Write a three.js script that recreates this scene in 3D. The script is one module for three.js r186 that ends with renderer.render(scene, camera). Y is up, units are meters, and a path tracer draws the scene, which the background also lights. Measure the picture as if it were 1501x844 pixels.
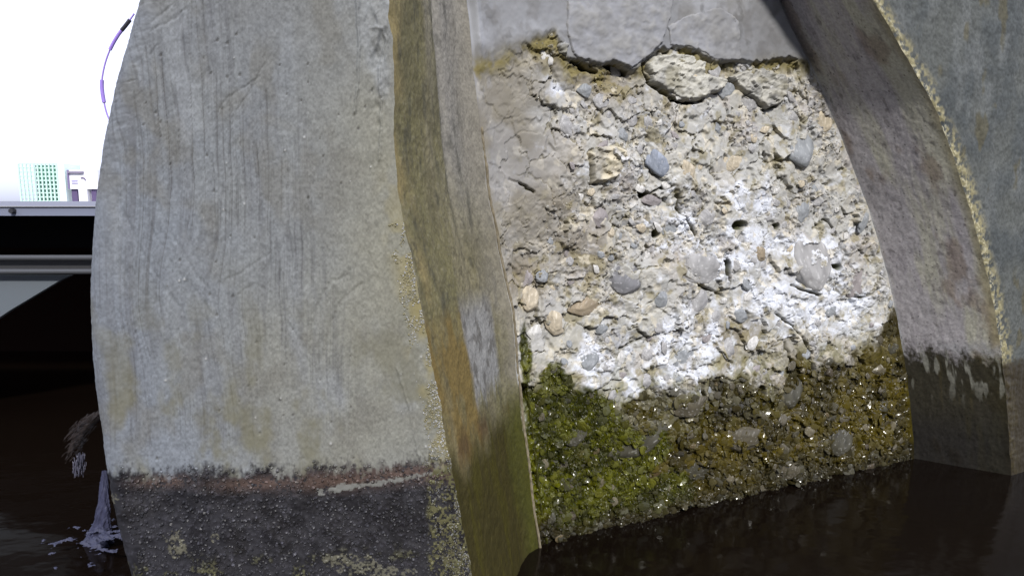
import * as THREE from 'three';
import { mergeGeometries } from 'three/addons/utils/BufferGeometryUtils.js';

// ---------------------------------------------------------------- camera, sky, sun, exposure
const scene = new THREE.Scene();
const EYE = 0.52, PITCH = 7.1 * Math.PI / 180, FOC = 978;          // metres above the water, radians down, lens
const camera = new THREE.PerspectiveCamera(2 * Math.atan(422 / FOC) * 180 / Math.PI, 1024 / 575, 0.02, 200);
camera.position.set(0, EYE, 0);
camera.rotation.set(-PITCH, 0, 0);
const SUN = new THREE.Vector3(0.24, 0.80, 0.76).normalize();
const sun = new THREE.DirectionalLight(new THREE.Color().setRGB(1.0, 0.96, 0.90), 4.0);
sun.position.copy(SUN).multiplyScalar(6); sun.target.position.set(0.2, 0.4, -1.0);
sun.castShadow = true; sun.shadow.radius = 9; sun.shadow.mapSize.set(2048, 2048);
Object.assign(sun.shadow.camera, { left: -3, right: 3, top: 3, bottom: -3, near: 0.1, far: 20 });
scene.add(sun, sun.target);
{
  const W = 128, H = 64, d = new Float32Array(W * H * 4);
  for (let j = 0; j < H; j++) for (let i = 0; i < W; i++) {
    const el = (j + 0.5) / H * Math.PI - Math.PI / 2, k = (j * W + i) * 4;
    const up = Math.max(0, Math.sin(el)), below = el < 0 ? Math.max(0, 1 + el * 6) : 1;
    const g = el < 0 ? 0.10 + 1.1 * below : 1.25 + 0.35 * up;
    d[k] = g * 1.02; d[k + 1] = g * 1.08; d[k + 2] = g * 1.32; d[k + 3] = 1;
  }
  const sky = new THREE.DataTexture(d, W, H, THREE.RGBAFormat, THREE.FloatType);
  sky.mapping = THREE.EquirectangularReflectionMapping; sky.magFilter = sky.minFilter = THREE.LinearFilter; sky.needsUpdate = true;
  scene.background = sky; scene.environment = sky;
}
const renderer = new THREE.WebGLRenderer({ antialias: true });
renderer.toneMapping = THREE.LinearToneMapping;
renderer.toneMappingExposure = 0.88;
renderer.shadowMap.enabled = true;

// ---------------------------------------------------------------- noise
const { abs, min, max, floor, sin, cos, sqrt, PI, exp, hypot } = Math;
const clamp = (x, a = 0, b = 1) => x < a ? a : x > b ? b : x;
const ss = (a, b, x) => { const t = clamp((x - a) / (b - a)); return t * t * (3 - 2 * t); };
const lerp = (a, b, t) => a + (b - a) * t;
function hash(x, y, s) {
  let h = (x * 374761393 + y * 668265263 + s * 1442695041) | 0;
  h = Math.imul(h ^ (h >>> 13), 1274126177); h ^= h >>> 16; h = Math.imul(h, 2246822519); h ^= h >>> 15;
  return (h >>> 0) / 4294967296;
}
function vn(x, y, s = 0) {
  const ix = floor(x), iy = floor(y); let fx = x - ix, fy = y - iy;
  fx = fx * fx * (3 - 2 * fx); fy = fy * fy * (3 - 2 * fy);
  return lerp(lerp(hash(ix, iy, s), hash(ix + 1, iy, s), fx), lerp(hash(ix, iy + 1, s), hash(ix + 1, iy + 1, s), fx), fy);
}
function fbm(x, y, o = 4, s = 0) {
  let a = 0.5, t = 0, n = 0;
  for (let i = 0; i < o; i++) { t += a * vn(x, y, s + i * 17); n += a; a *= 0.5; const q = x; x = x * 1.6 + y * 1.2 + 3.1; y = y * 1.6 - q * 1.2 + 7.7; }
  return t / n;
}
function fbs(x, y, o = 4, s = 0) {                // streaks keep their direction
  let a = 0.5, t = 0, n = 0;
  for (let i = 0; i < o; i++) { t += a * vn(x + i * 5.3, y + i * 9.1, s + i * 17); n += a; a *= 0.5; x *= 2.03; y *= 1.9; }
  return t / n;
}
const wr = [0, 0, 0];
function worley(x, y, s) {
  const ix = floor(x), iy = floor(y); let a = 9, b = 9, id = 0;
  for (let j = -1; j < 2; j++) for (let i = -1; i < 2; i++) {
    const cx = ix + i, cy = iy + j, d = hypot(cx + hash(cx, cy, s) - x, cy + hash(cx, cy, s + 1) - y);
    if (d < a) { b = a; a = d; id = hash(cx, cy, s + 2); } else if (d < b) b = d;
  }
  wr[0] = a; wr[1] = b; wr[2] = id; return wr;
}
const fr = [0, 0, 0];
function facet(x, y, s) {                         // broken faces: every cell is a small tilted plane; returns height, id, distance to its crack
  const ix = floor(x), iy = floor(y); let a = 9, b = 9, id = 0, dx = 0, dy = 0;
  for (let j = -1; j < 2; j++) for (let i = -1; i < 2; i++) {
    const cx = ix + i, cy = iy + j, ex = x - cx - hash(cx, cy, s), ey = y - cy - hash(cx, cy, s + 1), d = ex * ex + ey * ey;
    if (d < a) { b = a; a = d; id = hash(cx, cy, s + 2); dx = ex; dy = ey; } else if (d < b) b = d;
  }
  const t = id * 40; fr[0] = dx * sin(t * 3.1) + dy * cos(t * 5.3) + (id * 7 % 1 - 0.5); fr[1] = id * 13 % 1; fr[2] = sqrt(b) - sqrt(a); return fr;
}
let seed = 7;
const rnd = () => { seed = (seed + 0x6D2B79F5) | 0; let t = Math.imul(seed ^ (seed >>> 15), 1 | seed); t = (t + Math.imul(t ^ (t >>> 7), 61 | t)) ^ t; return ((t ^ (t >>> 14)) >>> 0) / 4294967296; };
const rr = (a, b) => a + (b - a) * rnd();

// ---------------------------------------------------------------- survey: sight lines onto the vertical wall planes
function sight(px, py) {
  const dx = (px - 750.5) / FOC, dy = -(py - 422) / FOC;
  return [dx, dy * cos(PITCH) - sin(PITCH), -dy * sin(PITCH) - cos(PITCH)];
}
class Plane {                                     // vertical plane: base point, heading to the right
  constructor(x, z, x2, z2) { const l = hypot(x2 - x, z2 - z); this.x = x; this.z = z; this.c = (x2 - x) / l; this.k = (z2 - z) / l; this.n = [-this.k, 0, this.c]; }
  sy(px, py) {                                    // -> [metres along the wall, height]
    const d = sight(px, py), t = (this.n[0] * this.x + this.n[2] * this.z) / (this.n[0] * d[0] + this.n[2] * d[2]);
    return [(d[0] * t - this.x) * this.c + (d[2] * t - this.z) * this.k, EYE + d[1] * t];
  }
  at(s, y, h = 0) { return [this.x + s * this.c + h * this.n[0], y, this.z + s * this.k + h * this.n[2]]; }
  px(s, y) {                                      // back to the sight line, for laying out stains where they stand
    const [X, Y, Z] = this.at(s, y), v = Y - EYE, zz = -(v * sin(PITCH) * 1 - 0) * -1;
    const yc = v * cos(PITCH) - Z * sin(PITCH) * 1, zc = v * sin(PITCH) * -1 * -1 + Z * cos(PITCH);
    return [X, v, Z];
  }
}
const FACE = new Plane(-0.47, -0.73, -0.087, -0.77);
const BACK = new Plane(-0.01, -1.0, 0.83, -1.37);
const RIGHT = new Plane(0.95, -1.27, 0.95 + 0.84, -1.27 - 0.37);
function edge(plane, pts) {                       // smooth curve s(height) through surveyed points
  const a = pts.map(p => plane.sy(p[0], p[1])).sort((p, q) => p[1] - q[1]);
  const m = a.map((p, i) => { const l = a[max(0, i - 1)], r = a[min(a.length - 1, i + 1)]; return (r[0] - l[0]) / (r[1] - l[1]); });
  return y => {
    if (y <= a[0][1]) return a[0][0] + m[0] * (y - a[0][1]);
    const e = a.length - 1;
    if (y >= a[e][1]) return a[e][0] + m[e] * (y - a[e][1]);
    let i = 0; while (y > a[i + 1][1]) i++;
    const h = a[i + 1][1] - a[i][1], t = (y - a[i][1]) / h, t2 = t * t, t3 = t2 * t;
    return (2 * t3 - 3 * t2 + 1) * a[i][0] + (t3 - 2 * t2 + t) * h * m[i] + (3 * t2 - 2 * t3) * a[i + 1][0] + (t3 - t2) * h * m[i + 1];
  };
}
const E0 = edge(FACE, [[188, 0], [174, 45], [158, 100], [143, 170], [131, 240], [122, 310], [117, 400], [117, 480], [122, 560], [133, 640], [146, 720], [161, 790], [176, 844]]);
const E1s = edge(FACE, [[573, 0], [576, 60], [577, 130], [578, 200], [582, 260], [588, 310], [601, 370], [612, 420], [622, 480], [635, 540], [646, 600], [656, 660], [668, 720], [681, 790], [692, 844]]);
const E1 = y => E1s(y) + 0.0035 * (fbm(y * 60, 3, 3, 5) - 0.5) + ss(0.66, 0.74, y) * 0.016 * (fbm(y * 26, 9, 3, 6) - 0.62);
const E2 = edge(BACK, [[672, 0], [680, 100], [690, 190], [703, 280], [716, 345], [732, 430], [741, 500], [748, 570], [757, 650], [768, 740], [778, 800], [785, 844]]);
const E3s = edge(BACK, [[1143, 0], [1165, 50], [1195, 110], [1225, 180], [1252, 250], [1275, 310], [1293, 370], [1308, 430], [1320, 490], [1330, 550], [1337, 610], [1341, 670]]);
const E3 = y => E3s(y) + 0.004 * (fbm(y * 45, 1, 3, 8) - 0.5);
const E4s = edge(RIGHT, [[1280, 0], [1307, 45], [1339, 100], [1369, 155], [1395, 220], [1421, 300], [1440, 370], [1454, 430], [1466, 500], [1476, 580], [1482, 680]]);
const E4 = y => E4s(y) + 0.006 * (fbm(y * 40, 2, 3, 9) - 0.5);
const TIDE = 0.217;                               // height of the old high water mark

// ---------------------------------------------------------------- building helpers
const sRGB = x => x <= 0.0031308 ? 12.92 * x : 1.055 * Math.pow(x, 1 / 2.4) - 0.055;
const out = { h: 0, c: [0, 0, 0], r: 0.9 };
function mixc(c, d, t) { t = clamp(t); c[0] += (d[0] - c[0]) * t; c[1] += (d[1] - c[1]) * t; c[2] += (d[2] - c[2]) * t; }
function skin(W, H, f, metal) {                   // colour and gloss maps of a surface whose matter is f(u, v)
  const a = new Uint8Array(W * H * 4), b = new Uint8Array(W * H * 4);
  for (let j = 0; j < H; j++) for (let i = 0; i < W; i++) {
    f((i + 0.5) / W, (j + 0.5) / H); const k = (j * W + i) * 4;
    for (let q = 0; q < 3; q++) a[k + q] = 255 * clamp(sRGB(clamp(out.c[q])));
    b[k] = 255; b[k + 1] = 255 * clamp(out.r); b[k + 2] = 0; a[k + 3] = b[k + 3] = 255;
  }
  const mk = (d, cs) => { const t = new THREE.DataTexture(d, W, H); t.colorSpace = cs; t.magFilter = THREE.LinearFilter; t.minFilter = THREE.LinearMipmapLinearFilter; t.generateMipmaps = true; t.needsUpdate = true; return t; };
  return new THREE.MeshPhysicalMaterial({ map: mk(a, THREE.SRGBColorSpace), roughnessMap: mk(b, THREE.NoColorSpace), roughness: 1, metalness: 0, ior: 1.34 });
}
function grid(us, vs, pos, uv) {                  // sheet of quads
  const nu = us.length, nv = vs.length, p = new Float32Array(nu * nv * 3), t = new Float32Array(nu * nv * 2), ix = [];
  for (let j = 0; j < nv; j++) for (let i = 0; i < nu; i++) {
    const k = j * nu + i, q = pos(us[i], vs[j]); p[k * 3] = q[0]; p[k * 3 + 1] = q[1]; p[k * 3 + 2] = q[2];
    t[k * 2] = uv ? uv(us[i], vs[j]) : us[i]; t[k * 2 + 1] = vs[j];
    if (i && j) ix.push(k - nu - 1, k - nu, k, k - nu - 1, k, k - 1);
  }
  const g = new THREE.BufferGeometry();
  g.setAttribute('position', new THREE.BufferAttribute(p, 3)); g.setAttribute('uv', new THREE.BufferAttribute(t, 2)); g.setIndex(ix); g.computeVertexNormals(); return g;
}
const lin = (a, b, n) => Array.from({ length: n + 1 }, (_, i) => a + (b - a) * i / n);
const counts = {};
const numbered = n => { const k = counts[n] = (counts[n] ?? -1) + 1; return k ? `${n}_${String(k).padStart(3, '0')}` : n; };
function mesh(name, g, m, parent = scene) { const o = new THREE.Mesh(g, m); o.name = parent === scene ? numbered(name) : name; o.castShadow = o.receiveShadow = true; parent.add(o); return o; }
function thing(name, label, category, [x, y, z] = [0, 0, 0], group) { const o = new THREE.Group(); o.name = numbered(name); o.position.set(x, y, z); o.userData = { label, category }; if (group) o.userData.group = group; scene.add(o); return o; }
function tag(o, label, category, group, kind) { o.userData = { label, category }; if (group) o.userData.group = group; if (kind) o.userData.kind = kind; return o; }
const mat = (r, g, b, rough = 0.9, extra = {}) => new THREE.MeshStandardMaterial({ color: new THREE.Color().setRGB(r, g, b), roughness: rough, ...extra });
function pieces(list, shape) {                    // many small lumps in one buffer, each with its own colour
  const src = shape.index ? shape.toNonIndexed() : shape, sp = src.attributes.position, n = sp.count;
  const p = new Float32Array(n * list.length * 3), c = new Float32Array(n * list.length * 3), v = new THREE.Vector3();
  list.forEach((e, i) => { for (let k = 0; k < n; k++) { v.fromBufferAttribute(sp, k).applyMatrix4(e.m); const o = (i * n + k) * 3; p[o] = v.x; p[o + 1] = v.y; p[o + 2] = v.z; c[o] = e.c[0]; c[o + 1] = e.c[1]; c[o + 2] = e.c[2]; } });
  const g = new THREE.BufferGeometry(); g.setAttribute('position', new THREE.BufferAttribute(p, 3)); g.setAttribute('color', new THREE.BufferAttribute(c, 3)); g.computeVertexNormals(); return g;
}
const M4 = (pos, q, sx, sy, sz) => new THREE.Matrix4().compose(new THREE.Vector3(...pos), q, new THREE.Vector3(sx, sy, sz));
const spin = () => new THREE.Quaternion().setFromEuler(new THREE.Euler(rr(0, 6.28), rr(0, 6.28), rr(0, 6.28)));
function lump(detail, rough, sd, cut = false) {                // uneven stone shape, radius about 1
  const g = new THREE.IcosahedronGeometry(1, detail), p = g.attributes.position;
  for (let i = 0; i < p.count; i++) {
    const x = p.getX(i), y = p.getY(i), z = p.getZ(i);
    let k = 1 + rough * (vn(x * 1.3 + 5, y * 1.3 + z * 1.7, sd) - 0.5) * 1.6 + rough * 0.4 * (vn(x * 4 + z * 3, y * 4, sd + 3) - 0.5);
    if (cut) for (let q = 0; q < 9; q++) { const a = hash(q, sd, 1) * 6.28, b = hash(q, sd, 2) * 2 - 1, r = sqrt(1 - b * b), d = k * (x * r * cos(a) + y * r * sin(a) + z * b), lim = 0.55 + 0.25 * hash(q, sd, 3); if (d > lim) k *= lerp(1, lim / d, 0.85); }
    if (cut) k *= 1 + 0.07 * (fbm(x * 6 + z * 5, y * 6 - z * 4, 3, sd + 9) - 0.5);
    p.setXYZ(i, x * k, y * k, z * k);
  }
  const idx = new Map(), v = [], ii = [];
  for (let i = 0; i < p.count; i++) { const key = [p.getX(i), p.getY(i), p.getZ(i)].map(q => q.toFixed(4)).join(); if (!idx.has(key)) { idx.set(key, v.length / 3); v.push(p.getX(i), p.getY(i), p.getZ(i)); } ii.push(idx.get(key)); }
  const o = new THREE.BufferGeometry(); o.setAttribute('position', new THREE.Float32BufferAttribute(v, 3)); o.setIndex(ii); o.computeVertexNormals(); return o;
}
const dSeg = (x, y, a, b) => { const ux = b[0] - a[0], uy = b[1] - a[1], t = clamp(((x - a[0]) * ux + (y - a[1]) * uy) / (ux * ux + uy * uy)); return hypot(x - a[0] - t * ux, y - a[1] - t * uy); };
function lines(plane, defs, wide = 1) {                     // creases surveyed on a wall: [half width m, depth m, [[px, py] ...]]
  const L = defs.map(([w0, d, pts]) => { const w = w0 * wide; const q = pts.map(p => plane.sy(p[0], p[1])), e = w * 4 + 0.006; return { w, d, q, b: [min(...q.map(p => p[0])) - e, max(...q.map(p => p[0])) + e, min(...q.map(p => p[1])) - e, max(...q.map(p => p[1])) + e] }; });
  return (s, y) => {                              // total depth there
    let t = 0; const wob = 0.0035 * (fbm(s * 140, y * 140, 2, 77) - 0.5), wo2 = 0.0035 * (fbm(s * 140, y * 140, 2, 99) - 0.5);
    for (const l of L) if (s > l.b[0] && s < l.b[1] && y > l.b[2] && y < l.b[3]) {
      let d = 9; for (let i = 1; i < l.q.length; i++) d = min(d, dSeg(s + wob, y + wo2, l.q[i - 1], l.q[i]));
      const k = d / l.w; if (k < 3) t += l.d * exp(-k * k * 1.2);
    }
    return t;
  };
}
function blobs(plane, defs) {                     // soft patches: [px, py, rx px, ry px]
  const B = defs.map(([x, y, rx, ry]) => { const a = plane.sy(x, y), b = plane.sy(x + rx, y), c = plane.sy(x, y - ry); return [a[0], a[1], b[0] - a[0], c[1] - a[1]]; });
  return (s, y) => { let m = 0; for (const b of B) { const dx = (s - b[0]) / b[2], dy = (y - b[1]) / b[3], q = dx * dx + dy * dy; if (q < 4) m = max(m, exp(-q * 0.8) * 1.0); } return m; };
}

// ---------------------------------------------------------------- water
{
  const g = new THREE.PlaneGeometry(14, 14, 420, 420); g.rotateX(-PI / 2); g.translate(0, 0, -3);
  const p = g.attributes.position;
  for (let i = 0; i < p.count; i++) { const x = p.getX(i), z = p.getZ(i); p.setY(i, -0.025 + 0.005 * (fbm(x * 5, z * 9, 3, 41) - 0.5)); }
  const N = 256, d = new Uint8Array(N * N * 4); for (let j = 0; j < N; j++) for (let i = 0; i < N; i++) { const a = i / N, b = j / N, w = (u, v) => fbm(u * 9, v * 16, 4, 43); const q = lerp(lerp(w(a, b), w(a - 1, b), a), lerp(w(a, b - 1), w(a - 1, b - 1), a), b); const k = (j * N + i) * 4; d[k] = d[k + 1] = d[k + 2] = 255 * clamp(q); d[k + 3] = 255; }
  const bt = new THREE.DataTexture(d, N, N); bt.wrapS = bt.wrapT = THREE.RepeatWrapping; bt.repeat.set(22, 22); bt.magFilter = THREE.LinearFilter; bt.needsUpdate = true;
  g.computeVertexNormals();
  const o = mesh('water', g, new THREE.MeshPhysicalMaterial({ color: new THREE.Color().setRGB(0.005, 0.0032, 0.0022), roughness: 0.12, ior: 1.33, bumpMap: bt, bumpScale: 0.002 })); o.userData = { kind: 'structure' };
}

// ---------------------------------------------------------------- unseen wall added behind the camera to block sky reflections
{
  const g = thing('sky_block_wall', 'unseen dark wall added behind the camera to keep sky out of wet reflections', 'wall', [1.5, 0, 5.2]);
  const b = (w, h, d, x, y, z) => { const q = new THREE.BoxGeometry(w, h, d); q.translate(x, y, z); return q; };
  mesh('sky_block_body', b(16, 4.4, 1.2, 0, 1.5, 0.6), mat(0.045, 0.043, 0.036, 0.9), g);
  mesh('sky_block_coping', b(16.1, 0.25, 1.4, 0, 3.825, 0.55), mat(0.22, 0.22, 0.21, 0.9), g);
}

// ---------------------------------------------------------------- left pier with the trowelled face
const Y0 = -0.12, Y1 = 1.15, RN = 0.03;
const yv = v => Y0 + (Y1 - Y0) * v;
const pierArcs = lines(FACE, [
  [0.0022, 0.0030, [[512, 402], [486, 412], [468, 440], [458, 480], [452, 520]]], [0.0020, 0.0026, [[530, 415], [500, 440], [486, 470], [478, 505], [470, 530]]],
  [0.0016, 0.0020, [[395, 430], [372, 415], [350, 430], [335, 470], [330, 520]]], [0.0016, 0.0020, [[420, 470], [440, 500], [452, 540], [462, 600]]],
  [0.0016, 0.0022, [[205, 300], [230, 350], [260, 400], [290, 430], [310, 460]]], [0.0016, 0.0022, [[225, 290], [252, 345], [282, 395], [305, 425]]],
  [0.0016, 0.0022, [[180, 310], [205, 365], [238, 420], [262, 450]]], [0.0015, 0.0022, [[330, 410], [352, 400], [375, 385], [395, 372]]],
  [0.0013, 0.0026, [[345, 160], [362, 140], [378, 110], [388, 92]]], [0.0013, 0.0026, [[318, 165], [335, 140], [356, 128], [380, 112]]],
  [0.0014, 0.0026, [[182, 48], [205, 40], [235, 22], [252, 6]]], [0.0014, 0.0022, [[222, 44], [250, 28], [270, 12]]], [0.0012, 0.002, [[220, 80], [232, 62]]], [0.0012, 0.002, [[240, 36], [262, 22]]],
  [0.0012, 0.0030, [[251, 430], [248, 490], [246, 540], [248, 620]]], [0.0012, 0.0026, [[262, 480], [258, 560], [262, 640]]], [0.0011, 0.0026, [[365, 470], [362, 540], [368, 620], [372, 680]]],
  [0.0012, 0.0030, [[540, 370], [552, 395]]], [0.0012, 0.0018, [[585, 530], [600, 590], [612, 650], [625, 690]]]]);
const pierRidge = lines(FACE, [[0.0016, 0.003, [[524, 0], [526, 60], [524, 120], [519, 165]]], [0.0014, 0.0025, [[539, 40], [560, 42], [566, 60], [558, 90]]], [0.0014, 0.0025, [[555, 100], [559, 160], [557, 235]]], [0.0012, 0.002, [[582, 540], [598, 590], [612, 660], [630, 720], [640, 790]]]]);
const pierChip = blobs(FACE, [[556, 60, 20, 60], [562, 130, 16, 50], [560, 10, 18, 30]]);
const palePatch = blobs(FACE, [[256, 796, 17, 22], [315, 789, 7, 8], [512, 826, 40, 14], [560, 836, 30, 10], [170, 735, 14, 10], [600, 842, 14, 12]]);
const redBand = blobs(FACE, [[600, 694, 90, 13], [500, 704, 90, 12], [380, 708, 60, 9], [240, 705, 36, 8]]);
const paleLine = lines(FACE, [[0.0045, 1, [[470, 722], [500, 714], [560, 708], [600, 700], [628, 694]]]]);
const greyEdge = FACE.sy(628, 750)[0];
function pierMatter(s, y) {
  // s metres from the left plane origin
  const w = E1s(y) - s, bend = 0.008 * sin(y * 6 + 1) + 0.03 * exp(-(((s - 0.10) / 0.07) ** 2) - (((y - 0.42) / 0.07) ** 2));
  const c = s + bend * 0.6 + 0.0005 * sin(y * 70 + 7 * fbm(s * 18, y * 12, 2, 49)) + 0.006 * (fbm(s * 20, y * 9, 2, 3) - 0.5);
  const rough = ss(0.05, 0.15, w) * ss(0.22, 0.27, y) * (0.25 + 0.75 * ss(0.3, 0.55, fbm(s * 14, y * 7, 2, 4)));
  const g1 = vn(c * 150, y * 4, 11), g2 = vn(c * 230 + 9, y * 7, 12);
  const line = n => ss(0.80, 0.98, 1 - abs(2 * n - 1)), gate = ss(0.36, 0.58, vn(c * 60 + 5, y * 13, 17));
  const groove = (line(g1) * gate + line(g2) * 0.6 * (1 - 0.6 * gate) + 0.7 * line(vn(c * 190 + 4, y * 5, 18)) * ss(0.4, 0.6, vn(c * 80, y * 16, 28)) + 0.55 * line(vn(c * 300 + 2, y * 8, 47)) * ss(0.35, 0.6, vn(c * 50 + 7, y * 9, 48))) * rough;
  const fine = fbm(s * 420, y * 300, 2, 13) - 0.5, mid = fbm(s * 40, y * 22, 3, 14) - 0.5;
  let h = -0.0010 * groove + 0.0009 * fine + 0.0014 * mid + 0.0007 * (fbm(s * 130, y * 90, 2, 29) - 0.5);
  const arcs = pierArcs(s, y); h -= arcs * 0.32; const chp = pierChip(s, y); h += pierRidge(s, y) * 0.8 + chp * 0.008 * (fbm(s * 90, y * 60, 4, 38) - 0.5) - chp * 0.003 * ss(0.5, 0.65, fbm(s * 60 + 5, y * 40, 3, 39));
  const pit = worley(s * 110, y * 90, 15); const p0 = pit[2] > 0.93 && fbm(s * 15, y * 15, 2, 19) > 0.5 ? 1 - ss(0.05, 0.1 + 2 * (pit[2] - 0.93), pit[0]) : 0; h -= 0.0018 * p0;
  const spot = worley(s * 62 + 3, y * 55, 16); const bright = spot[2] > 0.90 && fbm(s * 13 + 6, y * 13, 2, 27) > 0.52 ? 1 - ss(0.02, 0.05 + 0.9 * (spot[2] - 0.9), spot[0] + 0.1 * (fine)) : 0; h += 0.0014 * bright;
  const col = out.c, t = fbm(s * 9, y * 6, 4, 20), st = fbs(c * 80, y * 3.5, 4, 21);
  col[0] = 0.186; col[1] = 0.204; col[2] = 0.230;  // bluer towards the left: skylight tint put into the concrete colour
  mixc(col, [0.228, 0.222, 0.175], ss(0.34, 0.0, w) * 0.75 + (t - 0.5) * 0.8); mixc(col, [0.085, 0.085, 0.09], groove * 0.45); mixc(col, [0.13, 0.135, 0.15], ss(0.55, 0.8, y) * 0.45 * (0.4 + t));
  mixc(col, [0.13, 0.135, 0.15], (st - 0.45) * 1.2 * rough);
  mixc(col, [0.15, 0.145, 0.125], ss(0.52, 0.75, fbm(s * 30, y * 22, 3, 22)) * 0.45);
  mixc(col, [0.25, 0.265, 0.28], ss(0.6, 0.8, fbm(s * 26 + 4, y * 10, 3, 23)) * 0.5);
  const gr = fbm(s * 520, y * 430, 2, 40) - 0.5; for (let q = 0; q < 3; q++) col[q] *= 1 + 0.48 * gr + 0.22 * (fbm(s * 150, y * 110, 3, 46) - 0.5);
  mixc(col, [0.12, 0.12, 0.12], p0 * 0.7); mixc(col, [0.45, 0.45, 0.44], bright * 0.7);
  mixc(col, [0.155, 0.148, 0.10], ss(0.50, 0.24, y) * ss(0.48, 0.75, fbm(s * 34, y * 20, 4, 24)) * 0.8);   // olive growth low down
  mixc(col, [0.27, 0.23, 0.10], ss(0.036, 0.0, w) * ss(0.36, 0.6, fbm(s * 50, y * 40, 3, 25)) * ss(0.62, 0.4, y) * 0.8);     // yellow arris
  mixc(col, [0.40, 0.42, 0.43], ss(0.06, 0.02, w) * ss(0.68, 0.74, y) * ss(0.5, 0.7, fbm(s * 70, y * 50, 3, 26)) * 0.7);
  out.r = 0.85 - 0.3 * ss(0.07, 0.0, w);
  // crust below the high water mark
  const edgeY = TIDE - 0.002 + 0.022 * (fbm(s * 40, 5, 4, 30) - 0.5) + 0.006 * (vn(s * 210, y * 60, 31) - 0.5);
  const under = ss(edgeY + 0.010, edgeY - 0.012, y - 0.030 * (fbm(s * 260, y * 160, 3, 33) - 0.5));
  const cg = fbm(s * 330, y * 330, 3, 32), cl = fbm(s * 60, y * 60, 3, 34);
  const crust = [0.024, 0.023, 0.028]; mixc(crust, [0.011, 0.010, 0.013], ss(0.42, 0.6, cl)); mixc(crust, [0.06, 0.058, 0.072], ss(0.60, 0.8, cg) * 0.6);
  mixc(crust, [0.095, 0.062, 0.050], redBand(s, y) * ss(0.3, 0.55, cg + cl * 0.4 - 0.1) * 0.9);
  const right = ss(greyEdge - 0.004, greyEdge + 0.003, s - 0.006 * (fbm(y * 60, 1, 2, 35) - 0.5));
  mixc(crust, [0.10, 0.095, 0.045], right * ss(0.45, 0.62, cg + 0.5 * (cl - 0.5)));
  mixc(crust, [0.10, 0.098, 0.05], ss(0.12, 0.085, y) * ss(0.5, 0.7, cl) * ss(0.4, 0.7, cg));
  mixc(col, crust, under * 0.97);
  const pp = palePatch(s, y); const ppm = ss(0.42, 0.55, pp + 0.9 * (cl - 0.5) + 0.4 * (cg - 0.5)); mixc(col, [0.125, 0.12, 0.09], ppm * ss(0.40, 0.68, cg + 0.35 * (cl - 0.4)) * 0.9);
  const pl = paleLine(s, y); mixc(col, [0.20, 0.205, 0.19], ss(0.35, 1.0, pl + 1.8 * (cg - 0.5) + 1.6 * (cl - 0.5)) * 0.8 * ss(0.1, 0.3, pl));
  h = lerp(h, 0.0016 * cg + 0.003 * cl - 0.002 + 0.0005 * (vn(s * 260, y * 260, 36) - 0.5), under);
  out.r = lerp(out.r, 0.55, under);
  h *= ss(0, 0.012, w);
  out.h = h;
}
const pier = thing('concrete_pier', 'grey trowelled concrete pier on the left with a black crusted foot', 'concrete pier', [-0.3, 0, -0.75]);
const rel = (o, g) => g.translate(-o.position.x, -o.position.y, -o.position.z);
{
  const us = [-1.2, -0.7, -0.35, ...lin(-0.1, 0, 9), ...lin(0, 1, 300).slice(1)], vs = lin(0, 1, 780);
  const pos = (u, v) => {
    const y = yv(v), a = E0(y) + RN, b = E1(y);
    if (u >= 0) { const s = lerp(a, b, u); pierMatter(s, y); return FACE.at(s, y, out.h); }
    if (u >= -0.1001) { const th = -u * 10 * PI / 2; pierMatter(a - RN * sin(th), y); const hh = out.h * (1 - ss(0.05, 0.1, -u) * 0.5); return FACE.at(a - (RN + hh) * sin(th), y, -RN + (RN + hh) * cos(th)); }
    const back = (-u - 0.1); return FACE.at(a - RN + back * 0.06, y, -RN - back * 0.6);
  };
  const m = skin(1024, 2048, (u, v) => { u = u * 1.15 - 0.15; const y = yv(v); pierMatter(lerp(E0(y) + RN, E1(y), u), y); });
  mesh('pier_face', rel(pier, grid(us, vs, pos, u => clamp((u + 0.15) / 1.15))), m, pier);
}
{
  const L = [], g = lump(1, 0.6, 350), q0 = new THREE.Quaternion();
  for (let i = 0; i < 4200; i++) {
    const y = rr(0.0, 0.5), k = rnd() ** 2 * 0.022 * (y < TIDE ? 1.6 : 1), s = E1(y) - k; pierMatter(s, y); if (fbm(s * 90, y * 40, 3, 37) < 0.47) continue;
    const r = rr(0.0004, 0.0011), p = FACE.at(s, y, out.h * (k < 0.003 ? 0 : 1) + r * 0.2), t = rnd(), b = y < TIDE ? 0.45 : 1;
    q0.setFromEuler(new THREE.Euler(rr(-1, 0.2), rr(-0.6, 0.6), 0)); L.push({ m: M4(p, q0, r * rr(0.8, 1.6), r, r * 0.6), c: t < 0.7 ? [0.20 * b, 0.18 * b, 0.10 * b] : [0.30 * b, 0.30 * b, 0.29 * b] });
  }
  const o = mesh('arris_crumbs', rel(pier, pieces(L, g)), new THREE.MeshStandardMaterial({ vertexColors: true, roughness: 0.34 }), pier); o.userData.kind = 'stuff';
}
const cornerPush = y => { const a = FACE.at(E1(y), y), b = BACK.at(E2(y), y), dx = b[0] - a[0], dz = b[2] - a[2], l = hypot(dx, dz), d = 0.009 + 0.005 * (fbm(y * 14, 4, 3, 45) - 0.5); return [d * (BACK.n[0] - dz / l), d * (BACK.n[2] + dx / l)]; };
const round = (p, y, w) => { if (w <= 0) return p; const v = cornerPush(y), k = w * w; return [p[0] + v[0] * k, p[1], p[2] + v[1] * k]; };
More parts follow.
